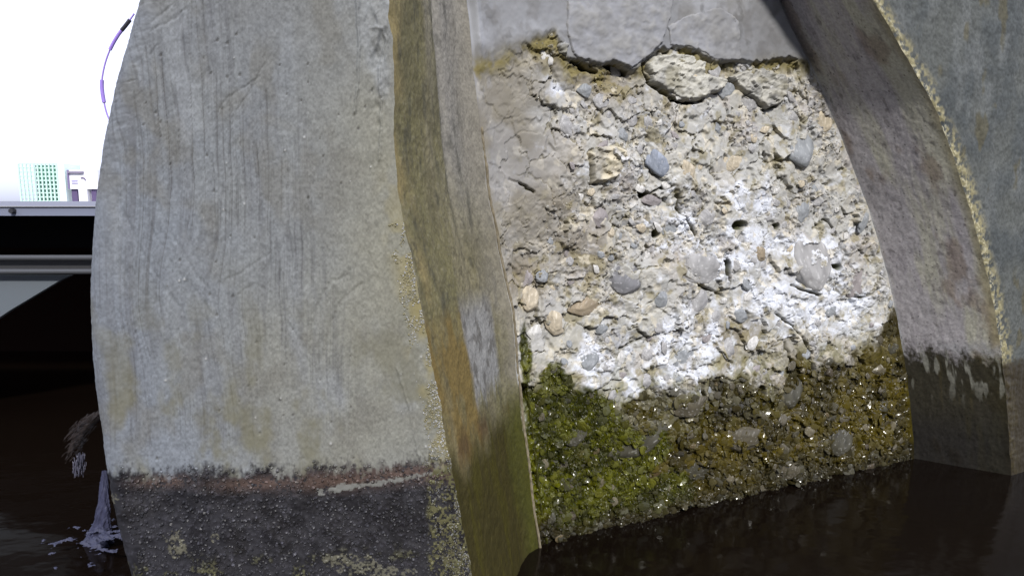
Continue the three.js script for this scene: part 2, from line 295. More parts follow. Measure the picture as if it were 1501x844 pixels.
// slot cheek: the side of the pier that runs back to the eroded wall
function cheekMatter(u, y) {
  const ppy = y, c = out.c, w = u * 0.25;
  const st = fbs(w * 110, y * 12, 4, 50), s2 = fbs(w * 36 + 3, y * 5, 4, 51), f = fbm(w * 300, y * 300, 3, 52), bl = fbm(w * 24, y * 10, 4, 53);
  c[0] = 0.142; c[1] = 0.129; c[2] = 0.064;
  mixc(c, [0.20, 0.178, 0.115], ss(0.42, 0.75, s2) * 0.8); mixc(c, [0.10, 0.093, 0.058], ss(0.5, 0.75, st) * 0.22); mixc(c, [0.19, 0.175, 0.125], ss(0.5, 0.8, f) * 0.4); mixc(c, [0.07, 0.062, 0.04], ss(0.60, 0.75, fbm(w * 140, y * 110, 3, 56)) * 0.45); mixc(c, [0.095, 0.085, 0.045], ss(0.48, 0.65, fbm(w * 34, y * 22, 4, 57)) * 0.5);
  mixc(c, [0.25, 0.195, 0.085], ss(0.20, 0.0, u) * ss(0.4, 0.7, bl) * 0.8);
  const greyTop = ss(0.38, 0.75, u + 0.35 * (s2 - 0.5)) * ss(0.42, 0.62, y); mixc(c, [0.24, 0.23, 0.215], greyTop * 0.75);
  mixc(c, [0.05, 0.05, 0.04], ss(0.62, 0.78, fbm(w * 70, y * 30, 3, 54)) * 0.5);
  const tan = ss(0.40, 0.36, y) * ss(0.17, 0.22, y + 0.03 * (bl - 0.5)); mixc(c, [0.150, 0.108, 0.036], tan * ss(0.62, 0.42, u + 0.45 * (bl - 0.5)) * (0.35 + 0.9 * ss(0.3, 0.6, fbm(w * 46, y * 16, 4, 58))));
  const gp = ss(0.40, 0.46, u + 0.20 * (bl - 0.5)) * ss(0.86, 0.8, u) * ss(0.24, 0.28, y + 0.05 * (st - 0.5)) * ss(0.42, 0.37, y + 0.04 * (bl - 0.5)); mixc(c, [0.24, 0.24, 0.235], gp * 0.9);
  mixc(c, [0.10, 0.095, 0.085], gp * ss(0.5, 0.7, fbm(w * 90, y * 50, 4, 55)) * 0.8);
  const low = ss(TIDE + 0.015, TIDE - 0.045, y + 0.06 * (bl - 0.5)); mixc(c, [0.036, 0.029, 0.004], low * 0.95);
  mixc(c, [0.052, 0.045, 0.005], low * ss(0.5, 0.7, st) * 0.8); mixc(c, [0.075, 0.045, 0.018], ss(0.5, 0.68, bl) * exp(-(((y - TIDE) / 0.02) ** 2)) * 0.8);
  mixc(c, [0.20, 0.185, 0.15], ss(0.72, 1, u + 0.3 * (bl - 0.5)) * 0.8 * ss(TIDE, TIDE + 0.06, y)); mixc(c, [0.05, 0.052, 0.008], ss(0.72, 1, u + 0.3 * (bl - 0.5)) * 0.8 * ss(TIDE + 0.05, TIDE - 0.02, y));
  for (let q = 0; q < 3; q++) c[q] *= 1 + 0.55 * (fbm(w * 420, y * 420, 2, 59) - 0.5) + 0.35 * (fbm(w * 130, y * 100, 3, 61) - 0.5);
  out.r = lerp(0.75, 0.62, low);
  out.h = (0.003 * (bl - 0.5) + 0.0014 * (f - 0.5) + 0.002 * (fbm(w * 110, y * 90, 3, 62) - 0.5)) * ss(0, 0.06, u) * ss(1, 0.94, u) - 0.006 * exp(-(((u - 0.62 + 0.1 * (y - 0.5)) / 0.05) ** 2)) * ss(0.3, 0.5, y);
}
{
  const pos = (u, v) => {
    const y = yv(v), a = FACE.at(E1s(y), y), b = BACK.at(E2(y), y), e = FACE.at(E1(y), y), k = max(0, 1 - u / 0.12) ** 2; cheekMatter(u, y);
    const dx = b[0] - a[0], dz = b[2] - a[2], l = hypot(dx, dz);
    return round([lerp(a[0], b[0], u) - dz / l * out.h + (e[0] - a[0]) * k, y, lerp(a[2], b[2], u) + dx / l * out.h + (e[2] - a[2]) * k], y, 1 - (1 - u) / 0.22);
  };
  mesh('slot_cheek', rel(pier, grid(lin(0, 1, 130), lin(0, 1, 600), pos)), skin(768, 1536, (u, v) => cheekMatter(u, yv(v))), pier);
  // rusty guide strips in the corner
  const strip = (off, wd, hh, top) => grid(lin(0, 1, 8), lin(0, 1, 300), (u, v) => {
    const y = lerp(-0.1, top, v), a = (u - 0.5) * 2, n = 0.0060 * (fbm(y * 160, off * 300 + u * 3, 3, 60) - 0.5);
    return round(BACK.at(E2(y) + off + a * wd * 0.5, y, hh * (1 - a ** 4) - 0.006 + n), y, 1 - off / 0.055);
  });
  const rust = mat(0.20, 0.17, 0.115, 0.8), rustW = mat(0.05, 0.05, 0.010, 0.2);
  mesh('guide_strip', rel(pier, strip(0.005, 0.007, 0.0085, 0.63)), rust, pier);
  mesh('guide_strip', rel(pier, strip(0.024, 0.005, 0.010, 0.26)), rustW, pier);
  // solid core behind the faces
  const core = [];
  const box = (x0, x1, y0, y1, z0, z1) => { const b = new THREE.BoxGeometry(x1 - x0, y1 - y0, z1 - z0); b.translate((x0 + x1) / 2, (y0 + y1) / 2, (z0 + z1) / 2); return b; };
  core.push(box(-0.36, -0.12, Y0, Y1 - 0.01, -1.45, -0.86));
  mesh('pier_core', rel(pier, mergeGeometries(core)), mat(0.2, 0.2, 0.19), pier);
}

// ---------------------------------------------------------------- eroded wall at the back of the slot
const coatEdge = [[640, 92], [690, 92], [720, 84], [750, 72], [780, 60], [808, 50], [822, 72], [826, 84], [850, 94], [878, 98], [895, 90], [912, 100], [922, 105], [940, 92], [958, 74], [985, 70], [1012, 72], [1040, 92], [1075, 88], [1110, 92], [1150, 84], [1180, 92], [1230, 100]].map(p => BACK.sy(...p));
const coatY = s => { for (let i = 1; i < coatEdge.length; i++) if (s < coatEdge[i][0]) return lerp(coatEdge[i - 1][1], coatEdge[i][1], clamp((s - coatEdge[i - 1][0]) / (coatEdge[i][0] - coatEdge[i - 1][0]))); return coatEdge.at(-1)[1]; };
const backCracks = lines(BACK, [
  [0.0022, 0.020, [[838, 90], [855, 100], [872, 106]]], [0.0030, 0.022, [[886, 94], [905, 104], [918, 108]]], [0.0028, 0.022, [[938, 96], [950, 118], [966, 132], [985, 146], [1012, 150], [1030, 146]]],
  [0.0022, 0.018, [[1070, 118], [1090, 132], [1108, 146], [1126, 160], [1142, 154]]], [0.0018, 0.012, [[1120, 224], [1128, 240]]], [0.0022, 0.012, [[994, 282], [998, 305], [1010, 325], [1022, 345]]],
  [0.0018, 0.009, [[1134, 458], [1158, 474], [1178, 496], [1190, 520]]], [0.0032, 0.013, [[1155, 505], [1160, 525], [1172, 545], [1178, 575]]], [0.0026, 0.012, [[1188, 520], [1196, 570], [1185, 600]]],
  [0.0026, 0.012, [[1030, 575], [1042, 592], [1054, 598]]], [0.0024, 0.012, [[1085, 588], [1105, 580], [1116, 572]]], [0.0016, 0.009, [[864, 232], [866, 250], [868, 266]]], [0.0016, 0.007, [[866, 270], [900, 268]]],
  [0.0014, 0.006, [[745, 262], [770, 274], [782, 282]]], [0.0018, 0.008, [[930, 280], [948, 286], [972, 276], [990, 272]]], [0.0020, 0.01, [[910, 512], [930, 505], [945, 498]]], [0.0016, 0.008, [[1192, 335], [1215, 322], [1228, 340], [1232, 355]]],
  [0.0014, 0.007, [[1000, 405], [1032, 422], [1060, 432]]], [0.0026, 0.012, [[1062, 378], [1068, 400], [1072, 414]]], [0.0018, 0.009, [[1160, 418], [1180, 426], [1200, 432]]], [0.0018, 0.01, [[1240, 434], [1270, 436], [1290, 418]]]], 1.15);
const pits = blobs(BACK, [[1082, 330, 10, 7], [962, 343, 6, 6], [1065, 392, 6, 12], [945, 285, 9, 6], [755, 575, 14, 16], [1115, 573, 8, 8], [1140, 332, 5, 5], [1230, 392, 6, 5]]);
const white = blobs(BACK, [[1130, 440, 70, 50], [1185, 460, 60, 40], [1210, 400, 40, 45], [1105, 300, 40, 30], [1000, 510, 70, 45], [890, 560, 70, 40], [970, 565, 80, 34], [860, 530, 30, 40], [1010, 600, 50, 20], [1090, 395, 40, 35], [890, 240, 30, 22], [815, 130, 22, 16], [1250, 470, 40, 40], [1120, 350, 60, 30], [930, 590, 60, 22], [1000, 330, 30, 30]]);
const brown = blobs(BACK, [[740, 200, 60, 110], [790, 300, 70, 70], [760, 400, 50, 60], [840, 360, 50, 40], [880, 120, 60, 30], [1080, 500, 45, 40], [1170, 545, 22, 45], [800, 80, 60, 26]]);
const moss = blobs(BACK, [[800, 610, 45, 60], [850, 620, 55, 50], [790, 690, 60, 60], [900, 650, 40, 30], [870, 720, 70, 50], [960, 720, 60, 30], [940, 660, 40, 30], [810, 560, 22, 30], [765, 520, 10, 50]]);
const olive = blobs(BACK, [[1290, 560, 55, 60], [1230, 590, 50, 50], [1150, 640, 70, 40], [1060, 660, 60, 40], [1280, 640, 60, 60], [1200, 690, 80, 40], [980, 710, 70, 50], [1310, 500, 20, 50], [1100, 720, 100, 40], [1170, 560, 18, 40]]);
const ledge = blobs(BACK, [[935, 640, 60, 26], [1010, 590, 28, 18], [1090, 640, 50, 18], [900, 245, 34, 26], [1040, 392, 38, 30], [1190, 388, 34, 32]]);
function backMatter(s, y) {
  const c = out.c, e2 = E2(y), e3 = E3s(y), u = (s - e2) / (e3 - e2);
  const n1 = fbm(s * 12, y * 12, 4, 100), n2 = fbm(s * 38, y * 38, 4, 101), n3 = fbm(s * 120, y * 120, 3, 102), n4 = fbm(s * 420, y * 420, 2, 103);
  const sx = s + 0.006 * (n2 - 0.5), sy = y + 0.006 * (fbm(s * 60, y * 60, 2, 104) - 0.5);
  const cy = coatY(s + 0.012 * (fbm(s * 90, y * 90, 3, 105) - 0.5)) + 0.008 * (fbm(s * 110, y * 30, 3, 106) - 0.5);
  const soft = ss(0.16, 0.03, s - BACK.sy(690, 100)[0]);            // left of the first crack the coat runs out gently
  const coat = ss(cy - lerp(0.003, 0.03, soft), cy + lerp(0.002, 0.03, soft), y);
  const smear = ss(0.18, 0.05, s - e2 + 0.06 * (n1 - 0.5)) * ss(0.38, 0.55, y);     // mortar smeared along the corner
  const open = (1 - coat) * (1 - 0.8 * smear);
  const a = worley(sx * 42, sy * 46, 110), A0 = a[0], Aid = a[2], gap = a[1] - a[0];
  const b = worley(sx * 115, sy * 120, 113), B0 = b[0], Bid = b[2];
  const d3 = worley(sx * 300, sy * 300, 116)[0];
  const blk = worley(sx * 15 + 0.4 * n2, sy * 17 + 0.4 * n3, 119), gapK = blk[1] - blk[0], Kid = blk[2];
  const wx = 0.5 * (n2 - 0.5), wy = 0.5 * (fbm(s * 34 + 8, y * 34, 3, 107) - 0.5), wz = 0.8 * (n3 - 0.5);
  const F1 = facet(sx * 20 + wx * 2 + wz * 0.4, sy * 24 + wy * 2, 201), f1h = F1[0], f1i = F1[1], f1g = F1[2];
  const F2 = facet(sx * 58 + wx * 3 + wz, sy * 66 + wy * 3, 207), f2h = F2[0], f2i = F2[1], f2g = F2[2];
  const F3 = facet(sx * 150 + wz * 2, sy * 160 + wz, 213), f3h = F3[0], f3i = F3[1];
  const low = y - TIDE + 0.030 - 0.10 * (n1 - 0.5) - 0.07 * (n2 - 0.5) - 0.03 * (n3 - 0.5);
  const wet = ss(0.030, -0.034, low), wild = 1 + 0.8 * wet;
  let h = 0.010 * coat + 0.004 * smear;
  const sm = ss(0.44, 0.58, fbm(s * 17 + 2, y * 17, 4, 136)) * (1 - wet), ro = 1 - 0.75 * sm;
  h += open * (0.014 * (n1 - 0.5) + 0.0065 * f1h + 0.0022 * wild * f2h * ro + 0.0008 * wild * f3h * ro + 0.0055 * (n2 - 0.5) + 0.0012 * wild * ro * (0.5 - B0) + 0.0016 * ro * (n3 - 0.5) + 0.0006 * (n4 - 0.5) - 0.006 * ss(0.05, 0.0, f1g) * ss(0.35, 0.6, n2) - 0.002 * ss(0.06, 0.0, f2g) * ss(0.5, 0.6, n1));
  h += (1 - open) * (0.0035 * (n2 - 0.5) + 0.0008 * (n3 - 0.5) + 0.004 * (n1 - 0.5));
  const cr = backCracks(s, y) * 1.3 * (0.45 + 0.9 * ss(0.35, 0.6, fbm(s * 70, y * 70, 2, 135))), pt = pits(s, y), ld = ledge(s, y);
  h += ld * 0.010 - cr - 0.022 * ss(0.35, 0.7, pt);
  h -= 0.005 * ss(0.60, 0.72, fbm(s * 55, y * 50, 3, 121)) * open;
  h *= ss(0, 0.018, s - e2) * ss(0, 0.015, e3 - s);
  out.h = h;
  // matter
  const tone = Aid * 0.5 + Bid * 0.5;
  c[0] = 0.47; c[1] = 0.47; c[2] = 0.465;
  mixc(c, [0.47, 0.42, 0.32], ss(0.52, 0.75, n2) * 0.5); mixc(c, [0.30, 0.30, 0.305], ss(0.52, 0.75, fbm(s * 30 + 7, y * 30, 3, 122)) * 0.7);
  mixc(c, [0.37, 0.29, 0.24], ss(0.7, 0.85, Kid) * 0.5); mixc(c, [0.48, 0.45, 0.38], ss(0.2, 0.05, Kid) * 0.6);
  const tints = [[0.53, 0.535, 0.525], [0.33, 0.34, 0.36], [0.47, 0.43, 0.35], [0.26, 0.265, 0.285], [0.43, 0.40, 0.38], [0.40, 0.41, 0.41], [0.58, 0.57, 0.53], [0.34, 0.33, 0.29]];
  mixc(c, tints[floor(f1i * 7.99)], 0.42 * ro); mixc(c, tints[floor(f2i * 7.99)], 0.36 * ro * ss(0.0, 0.12, f2g)); mixc(c, tints[floor(f3i * 7.99)], 0.20 * ro);
  if (B0 < 0.4) mixc(c, Bid > 0.85 ? [0.12, 0.115, 0.11] : Bid > 0.6 ? [0.24, 0.24, 0.25] : Bid > 0.3 ? [0.46, 0.42, 0.33] : [0.62, 0.6, 0.56], ss(0.4, 0.3, B0) * 0.4 * ro); mixc(c, [0.45, 0.445, 0.405], sm * 0.45);
  mixc(c, [0.225, 0.195, 0.145], brown(s, y) * (0.45 + 0.9 * n2) * 0.95);
  mixc(c, [0.24, 0.20, 0.085], ss(0.58, 0.72, fbm(s * 46 + 3, y * 46, 4, 124)) * 0.6); mixc(c, [0.20, 0.175, 0.09], ss(0.07, 0.0, f1g) * ss(0.4, 0.6, n2) * 0.7);
  const wh = white(s, y) * 0.90 + 0.08 * ss(BACK.sy(800, 300)[0], BACK.sy(950, 300)[0], s) + 0.85 * (fbm(s * 40, y * 40, 5, 125) - 0.5) * 2 + 0.30 * (n3 - 0.5) * 2 + 0.28 * (f2i - 0.5) + 0.22 * (f3i - 0.5); mixc(c, [0.70, 0.73, 0.80], ss(0.34, 1.15, wh) * 0.95);
  mixc(c, [0.62, 0.57, 0.46], ss(0.62, 0.74, fbm(s * 70, y * 60, 3, 126)) * 0.6);
  mixc(c, [0.10, 0.095, 0.07], ss(0.66, 0.78, fbm(s * 150 + 9, y * 150, 3, 127)) * 0.55 * ro);
  mixc(c, [0.27, 0.27, 0.275], smear * 0.6); mixc(c, [0.215, 0.195, 0.155], smear * ss(0.5, 0.65, n1 + 0.2 * n2) * 0.8);
  // smooth render coat
  const cc = [0.245, 0.25, 0.262]; mixc(cc, [0.34, 0.348, 0.37], ss(0.5, 0.75, n1)); mixc(cc, [0.22, 0.215, 0.205], ss(0.5, 0.8, fbm(s * 22, y * 14, 3, 130)) * 0.8); mixc(cc, [0.13, 0.13, 0.13], ss(0.66, 0.78, n2) * 0.6); mixc(cc, [0.17, 0.165, 0.16], ss(0.5, 0.7, fbm(s * 50 + 2, y * 36, 4, 133)) * 0.5);
  mixc(cc, [0.20, 0.20, 0.205], ss(BACK.sy(1085, 40)[0], BACK.sy(1120, 40)[0], s) * 0.5 * (0.5 + n2));
  mixc(c, cc, coat);
  const rim = exp(-(((y - cy + 0.010) / 0.016) ** 2)); mixc(c, [0.20, 0.165, 0.05], rim * ss(0.38, 0.62, n2 + 0.3 * (n1 - 0.5)) * 0.85 * (1 - 0.6 * ss(0.3, 1, coat)));
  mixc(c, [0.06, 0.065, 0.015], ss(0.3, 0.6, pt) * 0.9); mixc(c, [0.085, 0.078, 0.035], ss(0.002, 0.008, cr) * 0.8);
  mixc(c, [0.20, 0.18, 0.075], ss(0.36, 0.19, y) * ss(0.44, 0.62, fbm(s * 34 + 6, y * 34, 5, 137)) * 0.65); mixc(c, [0.12, 0.115, 0.03], ss(0.28, 0.18, y) * ss(0.50, 0.60, fbm(s * 60 + 1, y * 60, 4, 138)) * 0.7);
  // wet growth near the water
  const mo = moss(s, y) * 1.1 + 0.5 * (n2 - 0.5) + 0.35 * (n3 - 0.5), ol = olive(s, y) * 1.1 + 0.5 * (fbm(s * 40 + 5, y * 40, 4, 131) - 0.5) + 0.3 * (n3 - 0.5);
  mixc(c, [0.064, 0.052, 0.006], wet * 0.96); mixc(c, [0.038, 0.030, 0.002], wet * ss(0.38, 0.55, n2) * 0.85); mixc(c, [0.014, 0.011, 0.003], wet * ss(0.48, 0.62, fbm(s * 24 + 3, y * 24, 4, 139)) * 0.85); mixc(c, [0.13, 0.122, 0.08], wet * ss(0.06, 0.16, y) * ss(0.6, 0.72, fbm(s * 60, y * 60, 4, 132)) * 0.8);
  mixc(c, [0.066, 0.050, 0.004], ss(0.35, 0.7, ol) * 0.92); mixc(c, [0.030, 0.024, 0.006], ss(0.35, 0.7, ol) * ss(0.45, 0.6, fbm(s * 30 + 1, y * 30, 4, 134)) * 0.9); mixc(c, [0.070, 0.074, 0.003], ss(0.35, 0.68, mo) * 0.92); mixc(c, [0.020, 0.022, 0.003], ss(0.35, 0.68, mo) * ss(0.44, 0.58, fbm(s * 30 + 9, y * 30, 4, 158)) * 0.85);
  mixc(c, [0.115, 0.12, 0.006], ss(0.5, 0.8, mo) * ss(0.5, 0.7, n3) * 0.6);
  mixc(c, [0.02, 0.017, 0.008], ss(0.05, -0.03, y + 0.06 * (n2 - 0.5)) * 0.9);
  if (wet > 0.3 && Bid > 0.7 && y > 0.05) mixc(c, [0.075, 0.072, 0.07], ss(0.34, 0.26, B0) * 0.5);
  const ww = max(wet, ss(0.4, 0.7, ol), ss(0.4, 0.7, mo)); out.r = lerp(lerp(0.85, 0.70, coat), 0.13 + 0.26 * n3, ww); out.wet = ww; out.open = open; out.sm = sm;
}
const wall = thing('eroded_wall', 'eroded concrete wall with exposed stones and peeling grey render, between the two piers', 'concrete wall', [0.4, 0, -1.18]);
{
  const pos = (u, v) => { const y = lerp(-0.12, 1.15, v), s = lerp(E2(y), E3(y), u); backMatter(s, y); return round(BACK.at(s, y, out.h), y, 1 - (s - E2(y)) / 0.055); };
  const m = skin(1600, 2048, (u, v) => { const y = lerp(-0.12, 1.15, v); backMatter(lerp(E2(y), E3(y), u), y); });
  const vs = [...lin(-0.12, -0.06, 6), ...lin(-0.06, 0.92, 650).slice(1), ...lin(0.92, 1.15, 20).slice(1)].map(y => (y + 0.12) / 1.27);
  mesh('wall_face', rel(wall, grid(lin(0, 1, 620), vs, pos)), m, wall);
  const b = new THREE.BoxGeometry(2.4, 1.26, 0.4); const q = BACK.at(0.95, 0.51, -0.27); b.rotateY(-Math.atan2(BACK.k, BACK.c)); b.translate(...q);
  mesh('wall_core', rel(wall, b), mat(0.2, 0.2, 0.19), wall);
}
const surf = (s, y) => { backMatter(s, y); return { h: out.h, wet: out.wet, open: out.open, sm: out.sm, c: [...out.c] }; };
const inFace = new THREE.Quaternion().setFromUnitVectors(new THREE.Vector3(0, 0, 1), new THREE.Vector3(...BACK.n));
// slabs that have come loose: thick flakes with a ragged outline
function slab(pxs, hTop, hBot, col, sd, name) {
  const poly = pxs.map(p => BACK.sy(...p)), ys = poly.map(p => p[1]), xs = poly.map(p => p[0]), x0 = min(...xs) - 0.006, x1 = max(...xs) + 0.006, y0 = min(...ys) - 0.006, y1 = max(...ys) + 0.006, cell = 0.0016;
  const inside = (x, y) => { let c = false; for (let i = 0, j = poly.length - 1; i < poly.length; j = i++) { const a = poly[i], b = poly[j]; if ((a[1] > y) !== (b[1] > y) && x < (b[0] - a[0]) * (y - a[1]) / (b[1] - a[1]) + a[0]) c = !c; } return c; };
  const sd_ = (x, y) => { const wx = x + 0.006 * (fbm(x * 130, y * 130, 3, sd) - 0.5), wy = y + 0.006 * (fbm(x * 130 + 9, y * 130, 3, sd + 1) - 0.5); let d = 9; for (let i = 0; i < poly.length; i++) d = min(d, dSeg(wx, wy, poly[i], poly[(i + 1) % poly.length])); return inside(wx, wy) ? d : -d; };
  const nx = Math.ceil((x1 - x0) / cell), ny = Math.ceil((y1 - y0) / cell), id = new Int32Array((nx + 1) * (ny + 1)).fill(-1), P = [], C = [], I = [], D = [];
  for (let j = 0; j <= ny; j++) for (let i = 0; i <= nx; i++) {
    const x = x0 + i * cell, y = y0 + j * cell, d = sd_(x, y); D.push(d); if (d < -0.003) continue;
    id[j * (nx + 1) + i] = P.length / 3; const t = clamp((y - y0) / (y1 - y0)), th = lerp(hBot, hTop, t), n = fbm(x * 90, y * 90, 4, sd + 2), n2 = fbm(x * 35, y * 60, 3, sd + 4);
    const h = lerp(-0.012, th, sqrt(ss(-0.0022, 0.0035, d))) + (0.008 * (n - 0.5) + 0.007 * (n2 - 0.5)) * ss(0, 0.006, d) * (name === 'render_coat' ? 0.45 : 1) + (name === 'render_coat' ? 0 : 0.0035 * facet(x * 60 + 2 * n, y * 100, sd + 6)[0] + 0.002 * (fbm(x * 300, y * 300, 2, sd + 9) - 0.5));
    P.push(...BACK.at(x, y, h)); const c = [...col], pl = name === 'render_coat' ? 0.25 : 1; mixc(c, [0.56, 0.54, 0.47], ss(0.45, 0.75, n) * 0.6 * pl); mixc(c, [0.2, 0.18, 0.11], ss(0.52, 0.72, n2) * 0.6 * pl); mixc(c, [0.22, 0.22, 0.22], ss(0.42, 0.72, fbm(x * 45, y * 32, 5, sd + 8)) * 0.6); mixc(c, [0.20, 0.16, 0.06], ss(0.004, -0.001, d) * ss(0.45, 0.65, n) * 0.4); C.push(...c);
  }
  for (let j = 0; j < ny; j++) for (let i = 0; i < nx; i++) { const k = j * (nx + 1) + i, a = id[k], b = id[k + 1], c = id[k + nx + 1], d = id[k + nx + 2]; if (a < 0 || b < 0 || c < 0 || d < 0) continue; I.push(a, b, d, a, d, c); }
  const g = new THREE.BufferGeometry(); g.setAttribute('position', new THREE.Float32BufferAttribute(P, 3)); g.setAttribute('color', new THREE.Float32BufferAttribute(C, 3)); g.setIndex(I); g.computeVertexNormals();
  return mesh(name, rel(wall, g), new THREE.MeshStandardMaterial({ vertexColors: true, roughness: 0.85 }), wall);
}
slab([[946, 92], [960, 82], [990, 78], [1020, 82], [1034, 92], [1032, 106], [1050, 112], [1066, 118], [1060, 130], [1042, 138], [1020, 147], [995, 146], [972, 132], [956, 120]], 0.005, 0.010, [0.47, 0.46, 0.41], 201, 'spalled_slab').userData.label = 'pale buff flake standing off the wall under the render';
slab([[1072, 112], [1092, 104], [1120, 100], [1150, 110], [1156, 130], [1146, 150], [1126, 158], [1106, 144], [1086, 130]], 0.005, 0.007, [0.42, 0.41, 0.37], 211, 'spalled_slab');
slab([[824, 60], [832, 64], [826, 84], [815, 80], [812, 68]], 0.011, 0.012, [0.32, 0.33, 0.34], 221, 'spalled_slab');
slab([[862, 222], [876, 214], [900, 212], [918, 220], [922, 242], [912, 256], [890, 266], [868, 268], [866, 244]], 0.006, 0.009, [0.60, 0.54, 0.41], 231, 'spalled_slab').userData.label = 'cream coloured angular block in the eroded face';
slab([[826, 0], [880, -20], [985, -20], [978, 30], [966, 66], [940, 90], [920, 104], [906, 96], [892, 92], [878, 98], [850, 92], [834, 84], [824, 50]], 0.0125, 0.0145, [0.27, 0.275, 0.295], 241, 'render_coat');
slab([[972, 40], [1000, 24], [1050, 10], [1078, 30], [1082, 90], [1044, 92], [1030, 84], [1005, 72], [976, 70]], 0.0115, 0.0125, [0.28, 0.285, 0.305], 251, 'render_coat');
// stones in the face
const shapes = [0, 1, 2, 3, 4, 5, 6].map(i => lump(6, 0.26, 300 + i, true));
const tones = {  dark: [0.19, 0.19, 0.20], blue: [0.27, 0.30, 0.36], grey: [0.36, 0.355, 0.355], mauve: [0.28, 0.255, 0.255], buff: [0.46, 0.40, 0.30], white: [0.56, 0.55, 0.53], brown: [0.30, 0.245, 0.17], slate: [0.27, 0.285, 0.30] };
function stoneMat(c, wet, sd) {
  const W = 64, d = new Uint8Array(W * W * 4);
  for (let j = 0; j < W; j++) for (let i = 0; i < W; i++) { const k = (j * W + i) * 4, n = 0.55 + 0.9 * fbm(i * 0.12, j * 0.12, 4, sd), f = ss(0.66, 0.75, fbm(i * 0.3, j * 0.3, 3, sd + 5)) * 0.25; for (let q = 0; q < 3; q++) d[k + q] = 255 * clamp(sRGB(clamp(c[q] * n + f * 0.6))); d[k + 3] = 255; }
  const t = new THREE.DataTexture(d, W, W); t.colorSpace = THREE.SRGBColorSpace; t.magFilter = THREE.LinearFilter; t.wrapS = t.wrapT = THREE.RepeatWrapping; t.needsUpdate = true;
  return new THREE.MeshPhysicalMaterial({ map: t, roughness: wet ? 0.25 : 0.85, ior: wet ? 1.3 : 1.5 });
}
shapes.forEach(g => { const p = g.attributes.position, u = new Float32Array(p.count * 2); for (let i = 0; i < p.count; i++) { u[i * 2] = p.getX(i) * 0.5 + p.getZ(i) * 0.2; u[i * 2 + 1] = p.getY(i) * 0.5 + p.getZ(i) * 0.3; } g.setAttribute('uv', new THREE.BufferAttribute(u, 2)); });
const stoneMats = {}; Object.keys(tones).forEach((k, i) => { stoneMats[k] = stoneMat(tones[k], false, 400 + i * 9); stoneMats[k + 'W'] = stoneMat(tones[k].map((x, q) => x * [0.24, 0.215, 0.15][q]), true, 480 + i * 9); });
const placed = [];
function stone(s, y, rx, ry, tone, tilt, proud = 0.35) {
  const f = surf(s, y), o = mesh('stone', shapes[floor(rnd() * 7)], stoneMats[tone + (f.wet > 0.5 ? 'W' : '')], wall);
  const p = BACK.at(s, y, f.h - 0.26 * min(rx, ry) + 0.0014);
  o.position.set(p[0] - wall.position.x, p[1] - wall.position.y, p[2] - wall.position.z);
  o.quaternion.copy(inFace).multiply(new THREE.Quaternion().setFromAxisAngle(new THREE.Vector3(0, 0, 1), tilt));
  o.scale.set(rx * 1.15, ry * 1.15, min(rx, ry) * rr(0.4, 0.55)); placed.push([s, y, max(rx, ry)]); return o;
}
for (const [px, py, rx, ry, tone, tilt] of [[920, 412, 28, 18, 'dark', 0.1], [968, 240, 17, 18, 'blue', 0], [1172, 222, 18, 18, 'slate', 0.3], [880, 320, 13, 13, 'mauve', 0], [1022, 445, 17, 17, 'grey', 0], [1158, 578, 20, 17, 'slate', 0.2], [985, 335, 15, 11, 'slate', 0], [1035, 392, 32, 24, 'grey', 0.3], [1190, 392, 26, 30, 'grey', 0.6], [1256, 416, 26, 16, 'mauve', 0], [860, 450, 26, 12, 'brown', 0.1], [1012, 592, 26, 16, 'grey', 0], [935, 645, 46, 20, 'slate', 0.25], [1055, 184, 12, 7, 'slate', -0.4], [1180, 310, 12, 14, 'slate', 0], [722, 384, 14, 12, 'mauve', 0], [880, 150, 12, 9, 'grey', 0], [1115, 370, 9, 9, 'brown', 0], [1090, 640, 30, 14, 'grey', 0.1], [1030, 690, 26, 16, 'slate', 0], [960, 690, 26, 16, 'brown', 0], [812, 470, 14, 18, 'buff', 0.2], [775, 440, 14, 16, 'buff', 0], [1010, 250, 10, 12, 'buff', 0], [1080, 240, 14, 10, 'buff', 0], [840, 640, 20, 14, 'slate', 0], [1230, 650, 18, 14, 'slate', 0], [1160, 690, 20, 12, 'grey', 0], [1300, 600, 14, 12, 'slate', 0], [930, 175, 12, 9, 'grey', 0.4], [1105, 150, 12, 10, 'grey', 0.3], [1210, 180, 12, 12, 'buff', 0]]) {
  const [s, y] = BACK.sy(px, py), k = hypot(s, 1) * 0 + (BACK.sy(px + 1, py)[0] - s); stone(s, y, rx * k, ry * k, tone, tilt);
}
const names = ['grey', 'grey', 'slate', 'white', 'mauve', 'grey', 'buff', 'white', 'slate', 'grey'];
for (let i = 0, n = 0; i < 4000 && n < 230; i++) {
  const y = rr(-0.02, 0.80), s = rr(E2(y) + 0.035, E3(y) - 0.02), r = 0.0060 + 0.011 * rnd() ** 3;
  if (placed.some(p => hypot(p[0] - s, p[1] - y) < (p[2] + r) * 1.05)) continue;
  const f = surf(s, y); if (f.open < 0.75 || (f.sm > 0.5 && rnd() < 0.7)) continue;
  stone(s, y, r * rr(0.9, 1.4), r * rr(0.7, 1.1), names[floor(rnd() * names.length)], rr(-1.5, 1.5)); n++;
}
